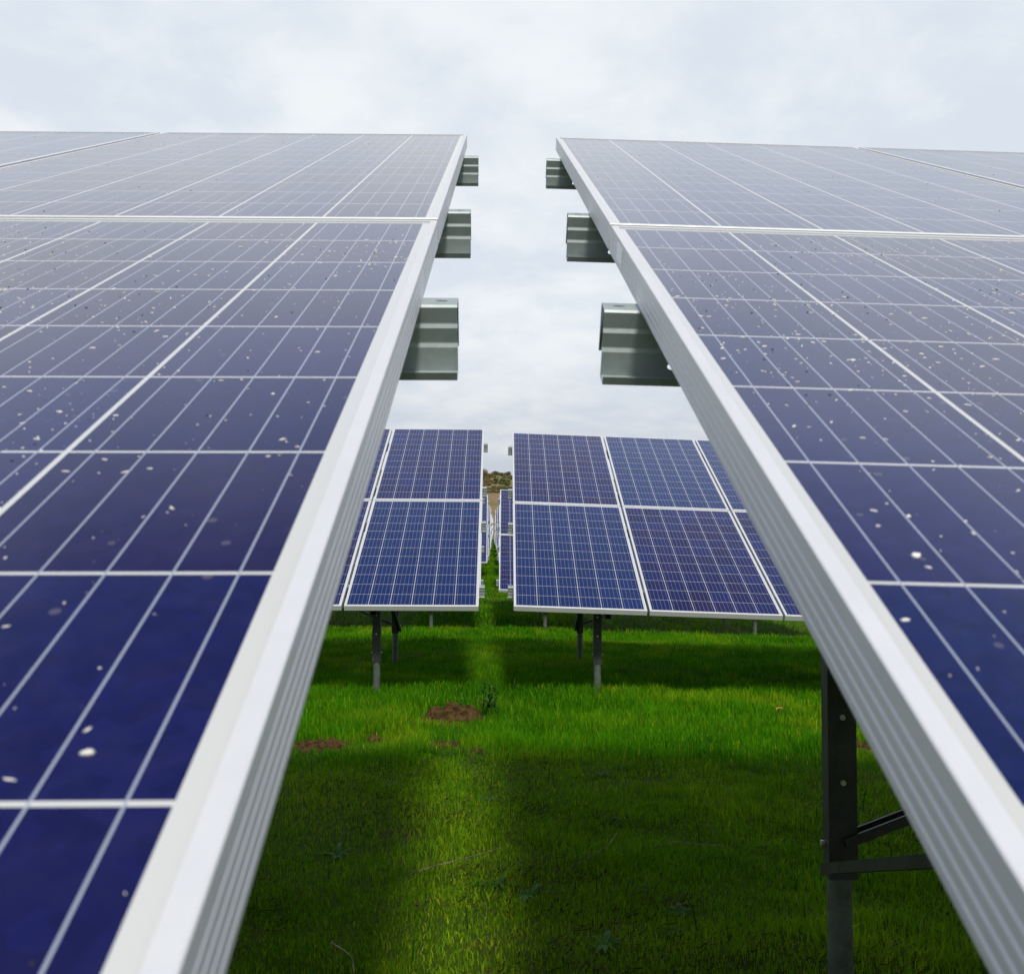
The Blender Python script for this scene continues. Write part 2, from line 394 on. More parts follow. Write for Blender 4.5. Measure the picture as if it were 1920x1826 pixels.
def table(name, t, B, sg, ncol, posts, detail, grooves, label, group, tube_top=.30, ground_fn=ground):
    """t: lower alley-side corner (world, camera origin), B: columns = across, up-slope, normal"""
    t = Vector((t[0], t[1], t[2] + Z0)); ex, ey, en = (Vector(B[:, i]) for i in range(3))
    LEN = ncol * W + (ncol - 1) * G
    base = t + ex * (sg * LEN / 2) + ey * (TT / 2)
    base.z = float(ground_fn(base.x, base.y))
    root = bpy.data.objects.new(name, None); col.objects.link(root); root.location = base; root.empty_display_size = .3
    tag(root, label, 'solar array', group)
    R3 = Matrix((ex, ey, en)).transposed().to_4x4()
    def place(u, v, n):                     # local matrix (rotated like the table), u measured outwards from the alley
        p = t + ex * (sg * u) + ey * v + en * n - base
        return Matrix.Translation(p) @ R3
    one = MB() if not detail else None
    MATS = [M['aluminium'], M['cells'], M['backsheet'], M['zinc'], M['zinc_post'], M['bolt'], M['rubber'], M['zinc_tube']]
    def emit(nm, mb, mats, parent, M4=None, mi=None, me=None):
        if detail:
            o = link(nm, me if me is not None else mb.fix(mb.mesh(nm, mats)), parent, M4); return o
        one.merge(mb, M4 if M4 is not None else Matrix.Identity(4), mi); return None
    mods = {}
    for c in range(ncol):
        u0 = c * (W + G)
        for r in range(2):
            M4 = place(u0 if sg > 0 else u0 + W, r * (L + G), 0)
            g = grooves and r == 0
            if detail:
                f = link('solar_module', frame_me[g], root, M4); link('cell_sheet', glass_me, f); link('junction_box', jb_me, f)
                mods[(c, r)] = f
            else:
                one.merge(fmb[False], M4, {0: 0}); one.merge(gmb, M4, {0: 1, 1: 2})
    ov = .042
    plen = LEN + 2 * ov
    for i, v in enumerate(PV):
        u_start = -ov if sg > 0 else LEN + ov
        M4 = place(u_start, v, -.0402)
        x_end = 0 if sg > 0 else plen
        if detail:
            key = (round(plen, 3), sg)
            if key not in _pm: _pm[key] = purlin_mesh(plen, 1 if sg > 0 else -1)
            pu = link('purlin', _pm[key], root, M4)
            b = link('bolt', bolt_me, pu, Matrix.Translation((x_end + (.016 if sg > 0 else -.016), .0205, -.053)))
        else: emit('purlin', purlin_mb(plen), [M['zinc']], root, M4, {0: 3})
    # inclined rafters and posts
    n_top = -.0402 - .0795
    for u, pv, df in posts:
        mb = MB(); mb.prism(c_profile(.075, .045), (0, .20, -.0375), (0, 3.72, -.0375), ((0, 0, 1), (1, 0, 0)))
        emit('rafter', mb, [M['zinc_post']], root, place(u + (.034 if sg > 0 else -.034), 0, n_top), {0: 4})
        for v in pv:
            top = t + ex * (sg * (u + (df if v < 1 else 0))) + ey * v + en * (n_top - .012)
            gz = float(ground_fn(top.x, top.y)); zj = gz + .05 + tube_top + (.06 if v > 1 else 0)
            top.z -= .0; loc = Vector((top.x, top.y, 0)) - base
            def Z(z): return Vector((loc.x, loc.y, z - base.z))
            fr = (Vector((1, 0, 0)), Vector((0, 1, 0)))
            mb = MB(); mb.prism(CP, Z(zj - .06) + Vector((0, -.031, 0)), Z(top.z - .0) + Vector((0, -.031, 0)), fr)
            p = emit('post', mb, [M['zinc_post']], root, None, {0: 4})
            mb = MB(); mb.lathe(Z(0), [(gz - .35 - base.z, .0275), (zj - .016 - base.z, .0275), (zj - .015 - base.z, .0292), (zj - .008 - base.z, .0292), (zj - .007 - base.z, .0275), (zj - base.z, .0275)])
            emit('ground_screw', mb, [M['zinc_tube']], p, None, {0: 7})
            bl = []
            for dz in (.155, .30): c0 = Z(zj + dz) + Vector((0, -.0315, 0)); bl.append((c0, c0 + Vector((0, -.006, 0)), .0065))
            for sx in (-1, 1): c0 = Z(zj + .012) + Vector((sx * .0325, 0, 0)); bl.append((c0, c0 + Vector((sx * .009, 0, 0)), .0065))
            c0 = Z(zj - .042) + Vector((0, -.0272, 0)); bl.append((c0, c0 + Vector((0, -.0015, 0)), .0085))
            for i, (p0, p1, r_) in enumerate(bl):
                mb = MB(); mb.tube(p0, p1, r_, seg=6 if i < 4 else 14)
                emit('bolt' if i < 4 else 'plug', mb, [M['bolt'] if i < 4 else M['rubber']], p, None, {0: 5 if i < 4 else 6})
    # braces: from the foot of the rear post up to the front of the rafter, and lengthwise to the next rear post
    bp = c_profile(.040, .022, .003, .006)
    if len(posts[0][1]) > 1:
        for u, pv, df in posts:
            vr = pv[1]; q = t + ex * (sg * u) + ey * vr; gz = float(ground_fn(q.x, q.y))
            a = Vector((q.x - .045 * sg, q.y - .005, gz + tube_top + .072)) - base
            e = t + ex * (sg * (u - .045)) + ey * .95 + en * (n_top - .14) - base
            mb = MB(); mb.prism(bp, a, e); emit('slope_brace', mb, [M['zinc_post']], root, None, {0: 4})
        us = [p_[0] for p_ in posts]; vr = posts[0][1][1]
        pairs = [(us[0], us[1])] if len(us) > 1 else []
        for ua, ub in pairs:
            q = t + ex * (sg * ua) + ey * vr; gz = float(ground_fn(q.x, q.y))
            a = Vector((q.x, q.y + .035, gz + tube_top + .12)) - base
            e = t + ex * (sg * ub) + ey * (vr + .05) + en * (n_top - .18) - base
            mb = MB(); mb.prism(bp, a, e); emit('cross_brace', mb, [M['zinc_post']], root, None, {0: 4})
    if not detail:
        me = one.fix(one.mesh(name, MATS))
        o = bpy.data.objects.new(name, me); col.objects.link(o); o.location = base
        tag(o, label, 'solar array', group)
        bpy.data.objects.remove(root); return o, {}
    return root, mods

FIT = {
 'FL': ((-.0762, -.2679, -.3666), [[.99979, -.01862, .00811], [.0203, .90598, -.42282], [.00052, .4229, .90618]], -1),
 'FR': ((.1545, -.2577, -.371), [[.99953, -.00186, .03061], [.01463, .90627, -.42244], [-.02695, .42269, .90587]], 1),
 'SL': ((-.2473, 7.4674, -.5943), [[.99982, -.0147, .01231], [.01852, .90701, -.42069], [-.00498, .42085, .90712]], -1),
 'SR': ((.0139, 7.4819, -.5942), [[.99913, -.00287, .04152], [.01972, .91107, -.41179], [-.03665, .41225, .91033]], 1)}
def ortho(B):
    B = np.array(B); u, s, vt = np.linalg.svd(B); return u @ vt
def basis(tilt, roll, yaw):
    a = R(tilt); B = Matrix(((1, 0, 0), (0, math.cos(a), -math.sin(a)), (0, math.sin(a), math.cos(a))))
    B = Matrix.Rotation(R(yaw), 3, 'Z') @ Matrix.Rotation(R(roll), 3, 'Y') @ B
    return np.array(B)
GRP = 'solar arrays in two files along the grass alley'
VF, VR = .34, 2.76
def P2(*us, df=0.0): return [(u, (VF, VR), df) for u in us]
T = {}
T['FL'], modsFL = table('solar_table', FIT['FL'][0], ortho(FIT['FL'][1]), -1, 5, P2(.87, 4.15), True, True, 'left foreground solar array, its speckled dark blue panels sloping up from the bottom left corner', GRP)
T['FR'], modsFR = table('solar_table', FIT['FR'][0], ortho(FIT['FR'][1]), 1, 5, P2(.595, 3.87), True, True, 'right foreground solar array with ribbed frame edge and a small white sticker on it', GRP)
T['SL'], _ = table('solar_table', FIT['SL'][0], ortho(FIT['SL'][1]), -1, 5, P2(.865, 4.15, df=-.075), True, False, 'left solar array of the second row, seen whole under the left foreground frame', GRP, .245)
T['SR'], _ = table('solar_table', FIT['SR'][0], ortho(FIT['SR'][1]), 1, 5, P2(.675, 3.94, df=-.02), True, False, 'right solar array of the second row, tilting down to the right behind the brown mound', GRP, .245)
ORD = ['third', 'fourth', 'fifth', 'sixth', 'seventh', 'eighth', 'ninth', 'tenth', 'eleventh', 'twelfth', 'thirteenth', 'fourteenth']
rows = [(15.35, -.97, -.478, -.199), (22.99, -.828, -.563, -.300), (30.7, -.914, -.700, -.413), (38.44, -.881, -.815, -.592), (46.18, -.838, -.955, -.784), (53.9, -.812, -1.09, -.93)]
for i in range(6): rows.append((61.6 + 7.74 * i, -.79, -1.22 - .13 * i, -1.06 - .125 * i))
for i, (y, z, xl, xr) in enumerate(rows):
    d = i < 2
    for s_, x, side in ((-1, xl, 'left'), (1, xr, 'right')):
        B = basis(24.8, -.2 if s_ < 0 else 1.6, 1.1)
        lab = f'solar array of the {ORD[i]} row back, on the {side} of the alley'
        table('solar_table', (x, y, z), B, s_, 5, P2(.77 if s_ < 0 else .72, 4.0), d, False, lab, GRP, .245)

# stickers on the right foreground array's frame
def sticker(mod, x, y0, y1, z0, z1):
    mb = MB(); mb.box((x - .0004, y0, z0), (x + .0001, y1, z1))
    link('barcode_sticker', mb.mesh('barcode_sticker', [M['sticker']]), mod)
sticker(modsFR[(0, 0)], 0, L - .175, L - .105, -.031, -.0065)
sticker(modsFR[(0, 1)], 0, L - .105, L - .035, -.030, -.010)

# ------------------------------------------------------------------ grass: every blade real, denser near the path
def set_attr(me, name, arr):
    a = me.attributes.new(name, 'FLOAT', 'POINT'); a.data.foreach_set('value', np.asarray(arr, np.float32))
def grass_material():
    m, k, p, o = mat('grass_blade')
    t = k.new('ShaderNodeAttribute', attribute_name='tint').outputs['Fac']
    d = k.new('ShaderNodeAttribute', attribute_name='dry_lift').outputs['Fac']
    c = k.mix(t, C4(.015, .100, .0016), C4(.082, .275, .0035))
    c = k.mix(d, c, C4(.31, .41, .012))
    k.put(p.inputs['Base Color'], c); p.inputs['Roughness'].default_value = .5; p.inputs['Specular IOR Level'].default_value = .03
    tl = k.new('ShaderNodeBsdfTranslucent'); k.put(tl.inputs[0], k.mix(.35, c, C4(.08, .32, .001)))
    mx = k.new('ShaderNodeMixShader'); mx.inputs[0].default_value = .30
    k.link(p.outputs[0], mx.inputs[1]); k.link(tl.outputs[0], mx.inputs[2]); k.link(mx.outputs[0], o.inputs[0])
    return m
M['grass'] = grass_material()
MOUNDS = [(-.385, 6.62, .22, .15), (-1.075, 5.68, .18, .14), (-.78, 5.865, .06, .05), (-.37, 5.70, .09, .07), (-.195, 5.454, .07, .05), (2.06, 5.77, .20, .12)]
def lush(x, y):
    """long fresh grass in the sunny strips between the arrays, short thin grass under them"""
    e = .5 * (vnoise(x, y, .8, 21) - .5)
    a = np.clip((y + e - 5.05) / .5, 0, 1)
    return a * (.55 + .45 * np.clip((9.2 - y - e) / 1.2, 0, 1)) + np.clip((y - 13.5) / 2, 0, 1) * .4
def make_blades(x, y, hs, ws, name, mats_, lean_amt=.55, extra_dry=0.0):
    n = len(x); z = ground(x, y); lean_amt = lean_amt + .95 * np.clip((5.4 - y) / .6, 0, 1) * rng.random(n)
    th = rng.uniform(0, 2 * np.pi, n); sx, sy = np.cos(th), np.sin(th)
    la = rng.uniform(0, 2 * np.pi, n); ll = hs * lean_amt * rng.beta(1.6, 2.4, n) * 1.3
    lx, ly = np.cos(la) * ll, np.sin(la) * ll
    V = np.empty((n, 5, 3), np.float32)
    for j, (fh, fl, fw, sg_) in enumerate(((0, 0, .8, -1), (0, 0, .8, 1), (.62, .30, .75, -1), (.62, .30, .75, 1), (.97, 1.0, 0, 0))):
        V[:, j, 0] = x + lx * fl + sx * ws * .5 * fw * sg_
        V[:, j, 1] = y + ly * fl + sy * ws * .5 * fw * sg_
        V[:, j, 2] = z - (.01 if fh == 0 else 0) + hs * fh
    b = (np.arange(n) * 5)[:, None]
    F = np.concatenate([b + np.array([[0, 1, 3]]), b + np.array([[0, 3, 2]]), b + np.array([[2, 3, 4]])])
    me = raw_mesh(name, V.reshape(-1, 3), F)
    front0 = np.clip((5.3 - y) / .5, 0, 1); tint = np.clip(.34 * front0 - .22 + .75 * vnoise(x, y, 1.3, 31) + .60 * vnoise(x, y, .16, 32) + rng.normal(0, .24, n), 0, 1)  # front0 paints blades paler where the front arrays shade them
    front = np.clip((5.3 - y) / .5, 0, 1)
    dry_lift = np.clip((rng.random(n) < .05 + .14 * front * vnoise(x, y, .6, 33) * 2) * rng.uniform(.3, 1, n) + front * (.12 + .36 * vnoise(x, y, .9, 34)) + (1 - front) * .45 * np.clip(vnoise(x, y, .7, 35) * vnoise(x, y, .2, 36) * 2.6 - .55, 0, 1) + extra_dry, 0, 1)  # front terms also lighten the shaded turf, besides real dry blades
    set_attr(me, 'tint', np.repeat(tint, 5)); set_attr(me, 'dry_lift', np.repeat(dry_lift, 5))
    me.materials.append(mats_); return me
def scatter(n, y0, y1, xl, xr, p=1.6):
    # density falls with distance from the viewpoint as 1/y**p
    u = rng.random(n); a = 2 - p
    y = (y0 ** a + u * (y1 ** a - y0 ** a)) ** (1 / a)
    x = rng.uniform(0, 1, n) * (xr * y + .6 - (xl * y - .6)) + xl * y - .6
    return x, y
def thin(x, y):
    keep = np.ones(len(x), bool)
    den = .36 + 1.4 * vnoise(x, y, .55, 41) * (.15 + 1.4 * vnoise(x, y, .10, 42))
    den = np.maximum(den, lush(x, y) * 1.15)
    keep &= rng.random(len(x)) < den
    for mx_, my_, a, b in MOUNDS:
        keep &= ((x - mx_) / a) ** 2 + ((y - my_) / b) ** 2 > .80 + .4 * rng.random(len(x))
    return x[keep], y[keep]
x, y = scatter(400000, 1.9, 15.5, -.36, .50)
x, y = thin(x, y); L_ = lush(x, y)
hh = (.014 + .034 * vnoise(x, y, .11, 51) * vnoise(x, y, .35, 54) * 1.6 + L_ * (.026 + .038 * vnoise(x, y, .45, 52))) * rng.uniform(.55, 1.3, len(x))
for mx_, my_, a, b in MOUNDS:
    hh = hh * (1 - .62 * np.exp(-(((x - mx_) / (a * 1.15)) ** 2 + ((y - my_ + .22) / (b + .28)) ** 2) ** 2))
ww = (.0030 + .0004 * y) * rng.uniform(.6, 1.25, len(x))
g1 = link('grass', make_blades(x, y, hh, ww, 'grass', M['grass'])); tag(g1, 'short green grass covering the field under the arrays', 'grass', kind='stuff')
x, y = scatter(60000, 15.0, 112, -.06, .035, 1.15)
x2, y2 = scatter(30000, 14.0, 30, -.35, .48, 1.3)
x = np.concatenate([x, x2]); y = np.concatenate([y, y2])
g2 = link('grass', make_blades(x, y, (.05 + .06 * vnoise(x, y, 2, 53)) * rng.uniform(.6, 1.3, len(x)), .006 + .0006 * y, 'far_grass', M['grass'])); tag(g2, 'green grass of the alley running away between the far arrays', 'grass', kind='stuff')

# straw and dead stems lying in the short grass
def straw_material():
    m, k, p, o = mat('dry_straw')
    oi = k.new('ShaderNodeNewGeometry'); n = k.noise(oi.outputs['Position'], 30, 3, .6)
    k.put(p.inputs['Base Color'], k.mix(k.ramp(n, .35, .65), C4(.06, .05, .025), C4(.24, .20, .11))); p.inputs['Roughness'].default_value = .7
    return m
M['straw'] = straw_material()
def litter_material():
    m, k, p, o = mat('dead_leaf_litter')
    oi = k.new('ShaderNodeNewGeometry'); n = k.noise(oi.outputs['Position'], 18, 4, .6)
    k.put(p.inputs['Base Color'], k.mix(k.ramp(n, .40, .70), C4(.012, .010, .004), C4(.10, .078, .034))); p.inputs['Roughness'].default_value = .9; p.inputs['Specular IOR Level'].default_value = .05
    return m
M['litter'] = litter_material()
def lying(x, y, ln, ws, zoff):
    n = len(x); th = rng.uniform(0, np.pi, n); bend = rng.normal(0, .25, n)
    V = np.empty((n, 6, 3), np.float32)
    for j, s_ in enumerate((-.5, 0, .5)):
        px = x + np.cos(th + bend * s_) * ln * s_; py = y + np.sin(th + bend * s_) * ln * s_
        pz = ground(px, py) + zoff + rng.uniform(0, .012, n) * (j != 1)
        for q in (0, 1):
            V[:, j * 2 + q] = np.stack([px - np.sin(th) * ws * (q - .5), py + np.cos(th) * ws * (q - .5), pz + q * ws * .5], -1)
    b = (np.arange(n) * 6)[:, None]
    F = np.concatenate([b + np.array([[0, 2, 3, 1]]), b + np.array([[2, 4, 5, 3]])])
    return raw_mesh('straw', V.reshape(-1, 3), F)
x, y = scatter(20000, 1.9, 6.0, -.36, .5, 1.3); kp = vnoise(x, y, .45, 61) + .5 * vnoise(x, y, .13, 62) > .74; x, y = x[kp], y[kp]
me = lying(x, y, rng.uniform(.010, .045, len(x)), rng.uniform(.001, .003, len(x)), .014 + .016 * rng.random(len(x))); me.materials.append(M['litter'])
tag(link('litter', me), 'dark dead bits lying in patches of the thin shaded grass', 'litter', kind='stuff')

# broad-leaved ground plants
def leaf_material(name, a, b):
    m, k, p, o = mat(name)
    g = k.new('ShaderNodeNewGeometry'); n = k.noise(g.outputs['Position'], 25, 3, .6)
    c = k.mix(k.ramp(n, .35, .65), C4(*a), C4(*b)); k.put(p.inputs['Base Color'], c); p.inputs['Roughness'].default_value = .45
    p.inputs['Specular IOR Level'].default_value = .04
    return m
M['rosette'] = leaf_material('dark_rosette_leaf', (.014, .070, .003), (.034, .120, .005))
def leaf(mb, base, d, ln, wd, up, droop, mi=0):
    """pointed leaf: a folded strip of six quads"""
    d = Vector(d).normalized(); s_ = d.cross(Vector((0, 0, 1))).normalized(); b = Vector(base); pts = []
    for i in range(5):
        t_ = i / 4; wv = wd * math.sin(math.pi * min(.97, .12 + .85 * t_)) * .5
        c = b + d * ln * t_ + Vector((0, 0, up * ln * t_ - droop * ln * t_ * t_))
        pts += [c - s_ * wv + Vector((0, 0, wv * .35)), c, c + s_ * wv + Vector((0, 0, wv * .35))]
    f = []
    for i in range(4):
        q = i * 3; f += [(q, q + 1, q + 4, q + 3), (q + 1, q + 2, q + 5, q + 4)]
    mb.add(pts, f, mi, smooth=True)
mb = MB()
spots = [(1.116, 5.745), (-.09, 4.296), (-.042, 3.245), (.05, 3.15), (1.72, 4.43), (-.55, 4.6), (.45, 4.9), (.25, 2.75), (-.62, 3.6), (1.35, 3.9)]
xx, yy = scatter(45, 2.0, 9.5, -.33, .48, 1.0); spots += list(zip(xx, yy))
for i, (px, py) in enumerate(spots):
    gz = float(ground(px, py)) + .012; nl = random.randint(6, 12); s_ = random.uniform(.45, .85) * (1.25 if i < 10 else 1)
    for j in range(nl):
        a = 2 * math.pi * j / nl + random.uniform(-.3, .3)
        leaf(mb, (px, py, gz), (math.cos(a), math.sin(a), 0), random.uniform(.05, .10) * s_, random.uniform(.010, .020) * s_, random.uniform(.15, .45), random.uniform(.2, .5))
tag(link('ground_leaves', mb.mesh('ground_leaves', [M['rosette']])), 'dark broad leaved rosettes scattered through the grass', 'weeds', kind='stuff')
mb = MB()
xx, yy = scatter(90, 2.0, 6.4, -.33, .42, 1.0)
for px, py in zip(xx, yy):
    gz = float(ground(px, py)); h = random.uniform(.05, .13); a = random.uniform(0, 6.28); ln = random.uniform(.0, .35) * h
    q0 = Vector((px, py, gz)); q1 = q0 + Vector((math.cos(a) * ln * .3, math.sin(a) * ln * .3, h * .6)); q2 = q0 + Vector((math.cos(a) * ln, math.sin(a) * ln, h))
    mb.tube(q0, q1, .0022, .0019, 5); mb.tube(q1, q2, .0019, .0008, 5)
tag(link('grass_stems', mb.mesh('grass_stems', [M['rosette']])), 'single dark green stems standing above the short grass', 'grass', kind='stuff')

# ------------------------------------------------------------------ dug earth
def earth_material():
    m, k, p, o = mat('reddish_loose_earth')
    g = k.new('ShaderNodeNewGeometry'); P = g.outputs['Position']
    a = k.noise(P, 22, 5, .65); b = k.noise(P, 120, 4, .7)
    c = k.mix(k.ramp(a, .35, .65), C4(.030, .018, .007), C4(.115, .068, .026)); c = k.mix(k.math('MULTIPLY', k.ramp(b, .5, .75), .5), c, C4(.18, .12, .055))
    k.put(p.inputs['Base Color'], c); p.inputs['Roughness'].default_value = .95; p.inputs['Specular IOR Level'].default_value = .05
    bp = k.new('ShaderNodeBump'); bp.inputs['Strength'].default_value = .8; bp.inputs['Distance'].default_value = .012
    k.link(b, bp.inputs['Height']); k.link(bp.outputs[0], p.inputs['Normal']); return m
M['earth'] = earth_material()
def mound(i, label, h):
    cx, cy, a, b = MOUNDS[i]
    n = 72; t = np.linspace(-1.15, 1.15, n); U, V = np.meshgrid(t, t)
    X = cx + U * a; Y = cy + V * b
    edge = 1 - np.sqrt(U ** 2 + V ** 2) + .35 * (vnoise(X, Y, .07, 70 + i) - .5)
    hz = h * np.clip(edge * 1.6, -.4, 1) * (.55 + .6 * np.clip(U + .4, 0, 1)) + (.022 + h * .40) * (vnoise(X, Y, .045, 80 + i) - .5) * np.clip(edge * 4, 0, 1) + .030 * (vnoise(X, Y, .018, 90 + i) - .5) * np.clip(edge * 4, 0, 1)
    Z = ground(X, Y) + .004 + hz
    # loose clods are part of the heap's surface
    me = grid_mesh('earth_heap', X, Y, Z); me.materials.append(M['earth'])
    tag(link('earth_heap', me), label, 'earth heap', 'heaps and patches of dug earth')
mound(0, 'largest brown earth heap, in the sunny grass strip with weeds growing on it', .10)
mound(1, 'brown patch of bare earth beside the left foreground frame', .02)
mound(2, 'smallest dark crumb of earth, between the big heap and the left frame', .03)
mound(3, 'low brown earth patch just in front of the big brown heap', .015)
mound(4, 'small brown earth patch to the right of the low one, nearest the viewer', .012)
mound(5, 'dark earth patch between the black post and the right foreground frame', .04)

# weeds on the heap
M['weed'] = leaf_material('weed_leaf', (.020, .075, .008), (.060, .160, .018))
M['weed_dark'] = leaf_material('dark_weed_leaf', (.010, .035, .008), (.022, .065, .012))
def weed(name, label, stems, m):
    px, py = stems[0][0], stems[0][1]; base = Vector((px, py, float(ground(px, py))))
    root = bpy.data.objects.new(name, None); col.objects.link(root); root.location = base; root.empty_display_size = .1
    tag(root, label, 'weed', 'weeds growing on the earth heap')
    for sx_, sy_, h, nl, ll in stems:
        b0 = Vector((sx_, sy_, float(ground(sx_, sy_)) + .01)) - base
        tip = b0 + Vector((random.uniform(-.03, .03), random.uniform(-.02, .02), h)); mb = MB(); mb.tube(b0, tip, .003, .0012, 6)
        st = link('stem', mb.mesh('stem', [m]), root); lm = MB()
        for j in range(nl):
            t_ = .15 + .85 * j / nl; a = j * 2.4 + random.uniform(-.4, .4)
            leaf(lm, b0.lerp(tip, t_), (math.cos(a), math.sin(a), 0), ll * random.uniform(.7, 1.2) * (1.1 - .5 * t_), ll * .32, random.uniform(.4, 1.1), random.uniform(.1, .6))
        link('leaves', lm.mesh('leaves', [m]), st)
weed('weed', 'upright small leaved weed sprouting from the top of the big brown heap', [(-.318, 6.64, .20, 16, .035), (-.345, 6.62, .13, 12, .035), (-.255, 6.60, .10, 10, .03)], M['weed'])
weed('weed', 'dark leafy weed clump at the right end of the big brown heap', [(-.158, 6.66, .20, 12, .06), (-.19, 6.68, .24, 12, .05), (-.125, 6.64, .16, 10, .07), (-.115, 6.70, .22, 10, .05)], M['weed_dark'])

# twigs and a leaf
def twig(label, pts, r):
    mb = MB(); P_ = [Vector((a, b, float(ground(a, b)) + c)) for a, b, c in pts]; base = P_[0].copy()
    seg = 7; rows_ = []
    for i, p in enumerate(P_):
        d = (P_[min(i + 1, len(P_) - 1)] - P_[max(i - 1, 0)]).normalized(); x_ = d.cross(Vector((0, 0, 1))).normalized(); y_ = x_.cross(d)
        rr = r * (1 - .6 * i / len(P_)); rows_ += [p - base + (x_ * math.cos(2*math.pi*q/seg) + y_ * math.sin(2*math.pi*q/seg)) * rr for q in range(seg)]
    n = len(P_)
    mb.add(rows_, [(j*seg + i, j*seg + (i+1) % seg, (j+1)*seg + (i+1) % seg, (j+1)*seg + i) for j in range(n - 1) for i in range(seg)] + [tuple(range(seg - 1, -1, -1)), tuple(range((n - 1)*seg, n*seg))], 0, smooth=True)
    o = link('dry_twig', mb.mesh('dry_twig', [M['straw']])); o.location = base; tag(o, label, 'twig', 'dead twigs lying in the grass')
twig('pale bent twig in the dark grass at the bottom left', [(-.47, 2.66, .05), (-.43, 2.60, .055), (-.40, 2.56, .05), (-.385, 2.50, .04), (-.375, 2.44, .03)], .0022)
twig('long pale stalk lying across the lit grass stripe', [(-.33, 3.30, .03), (-.26, 3.34, .045), (-.18, 3.38, .05), (-.09, 3.42, .06), (-.03, 3.45, .065)], .0022)
twig('thin forked stalk in the shaded grass right of the lit stripe', [(.20, 3.40, .03), (.27, 3.46, .05), (.33, 3.50, .07), (.37, 3.58, .09)], .0020)
twig('greyish twig in the brown brushy grass near the black post', [(.50, 3.60, .03), (.58, 3.62, .05), (.67, 3.60, .05), (.75, 3.64, .04)], .0022)
M['fallen'] = leaf_material('orange_fallen_leaf', (.42, .12, .05), (.55, .20, .09))
mb = MB(); leaf(mb, (0, 0, 0), (1, .3, 0), .06, .035, .2, .1); leaf(mb, (.01, .004, .002), (.7, -.6, 0), .035, .02, .4, .2)
o = link('fallen_leaf', mb.mesh('fallen_leaf', [M['fallen']])); o.location = (1.77, 6.80, float(ground(1.77, 6.80)) + .075); tag(o, 'small orange leaf caught in the sunny grass on the right', 'leaf')

# ------------------------------------------------------------------ crumbs and husks lying on the glass
M['crumb'] = leaf_material('pale_seed_husk', (.62, .60, .54), (.84, .82, .76))
M['speck'] = leaf_material('dark_speck', (.03, .03, .03), (.07, .06, .05))
ICO = None
def blob(mb, c, ex, ey, en, a, b, h, rot, mi=0):
    ca, sa = math.cos(rot), math.sin(rot); X = ex * ca + ey * sa; Y = ey * ca - ex * sa; n = 7
    v = [c + X * (a * math.cos(2*math.pi*i/n) * random.uniform(.5, 1.25)) + Y * (b * math.sin(2*math.pi*i/n) * random.uniform(.5, 1.25)) for i in range(n)]
    v2 = [c + (p - c) * .62 + en * h * random.uniform(.7, 1.1) for p in v]
    f = [(i, (i+1) % n, n + (i+1) % n, n + i) for i in range(n)] + [tuple(range(n, 2*n)), tuple(range(n - 1, -1, -1))]
    mb.add(v + v2, f, mi, smooth=True)
def crumbs(key, n, label, seed):
    random.seed(seed); t, B, sg = FIT[key]; t = Vector(t) + Vector((0, 0, Z0)); B = ortho(B); ex, ey, en = (Vector(B[:, i]) for i in range(3))
    mb = MB()
    cl = [(random.uniform(.03, 1.3), random.uniform(.75, 1.9)) for _ in range(26)]
    for i in range(n):
        if random.random() < .5: u = random.uniform(.022, 1.9); v = min(1.95, max(.35, random.gauss(1.25, .38)))
        else: c = random.choice(cl); u = abs(c[0] + random.gauss(0, .07)) + .022; v = c[1] + random.gauss(0, .07)
        if random.random() < .10: v = random.uniform(2.0, 3.8)
        if v > 1.93 and v < 2.0 or v < .3 or (.965 < u < 1.035): continue
        p = t + ex * (sg * u) + ey * v + en * -.0019; r = random.random()
        big = 1.0 + .2 * (v > 1.2)
        if r < .70: s_ = (.0003 + .0011 * random.random() ** 2.2) * big; blob(mb, p, ex, ey, en, s_, s_ * random.uniform(.4, 1), s_ * .40, random.uniform(0, 6.3))
        elif r < .92: s_ = random.uniform(.0014, .0032) * big; blob(mb, p, ex, ey, en, s_, s_ * random.uniform(.22, .4), s_ * .25, random.gauss(0, .8))
        else: s_ = random.uniform(.0006, .0014) * big; blob(mb, p, ex, ey, en, s_, s_ * .7, s_ * .5, random.uniform(0, 6.3), 1)
    tag(link('seed_crumbs', mb.mesh('seed_crumbs', [M['crumb'], M['speck']])), label, 'crumbs', kind='stuff')
crumbs('FL', 6000, 'pale crumbs and chaff sprinkled over the left foreground panels', 3)
crumbs('FR', 7400, 'pale crumbs and chaff sprinkled over the right foreground panels', 4)
def husk(key, u, v, a, b, rot, label):
    t, B, sg = FIT[key]; t = Vector(t) + Vector((0, 0, Z0)); B = ortho(B); ex, ey, en = (Vector(B[:, i]) for i in range(3))
    p = t + ex * (sg * u) + ey * v + en * -.0019; mb = MB()
    blob(mb, Vector((0, 0, 0)), ex, ey, en, a, b, b * .5, rot)
    o = link('seed_husk', mb.mesh('seed_husk', [M['crumb']])); o.location = p; tag(o, label, 'seed husk', 'larger husks lying on the foreground glass')
random.seed(9)
husk('FL', .058, .685, .0032, .0022, .2, 'round whitish husk on the left panel beside the nearest thin silver lines')
husk('FL', .063, .698, .0022, .0010, 1.0, 'slim pale husk just above the round whitish one on the left panel')
husk('FL', .124, .770, .0024, .0008, .5, 'pale husk at the left edge of the picture, the upper one there')
husk('FL', .079, .671, .0028, .0009, -.2, 'flat pale husk at the left edge of the picture, low on the panel')
husk('FL', .119, .950, .0022, .0011, .1, 'pale husk by a silver line in the middle of the left panel')
husk('FR', .053, .849, .0042, .0026, .3, 'largest curled pale husk on the right foreground panel')
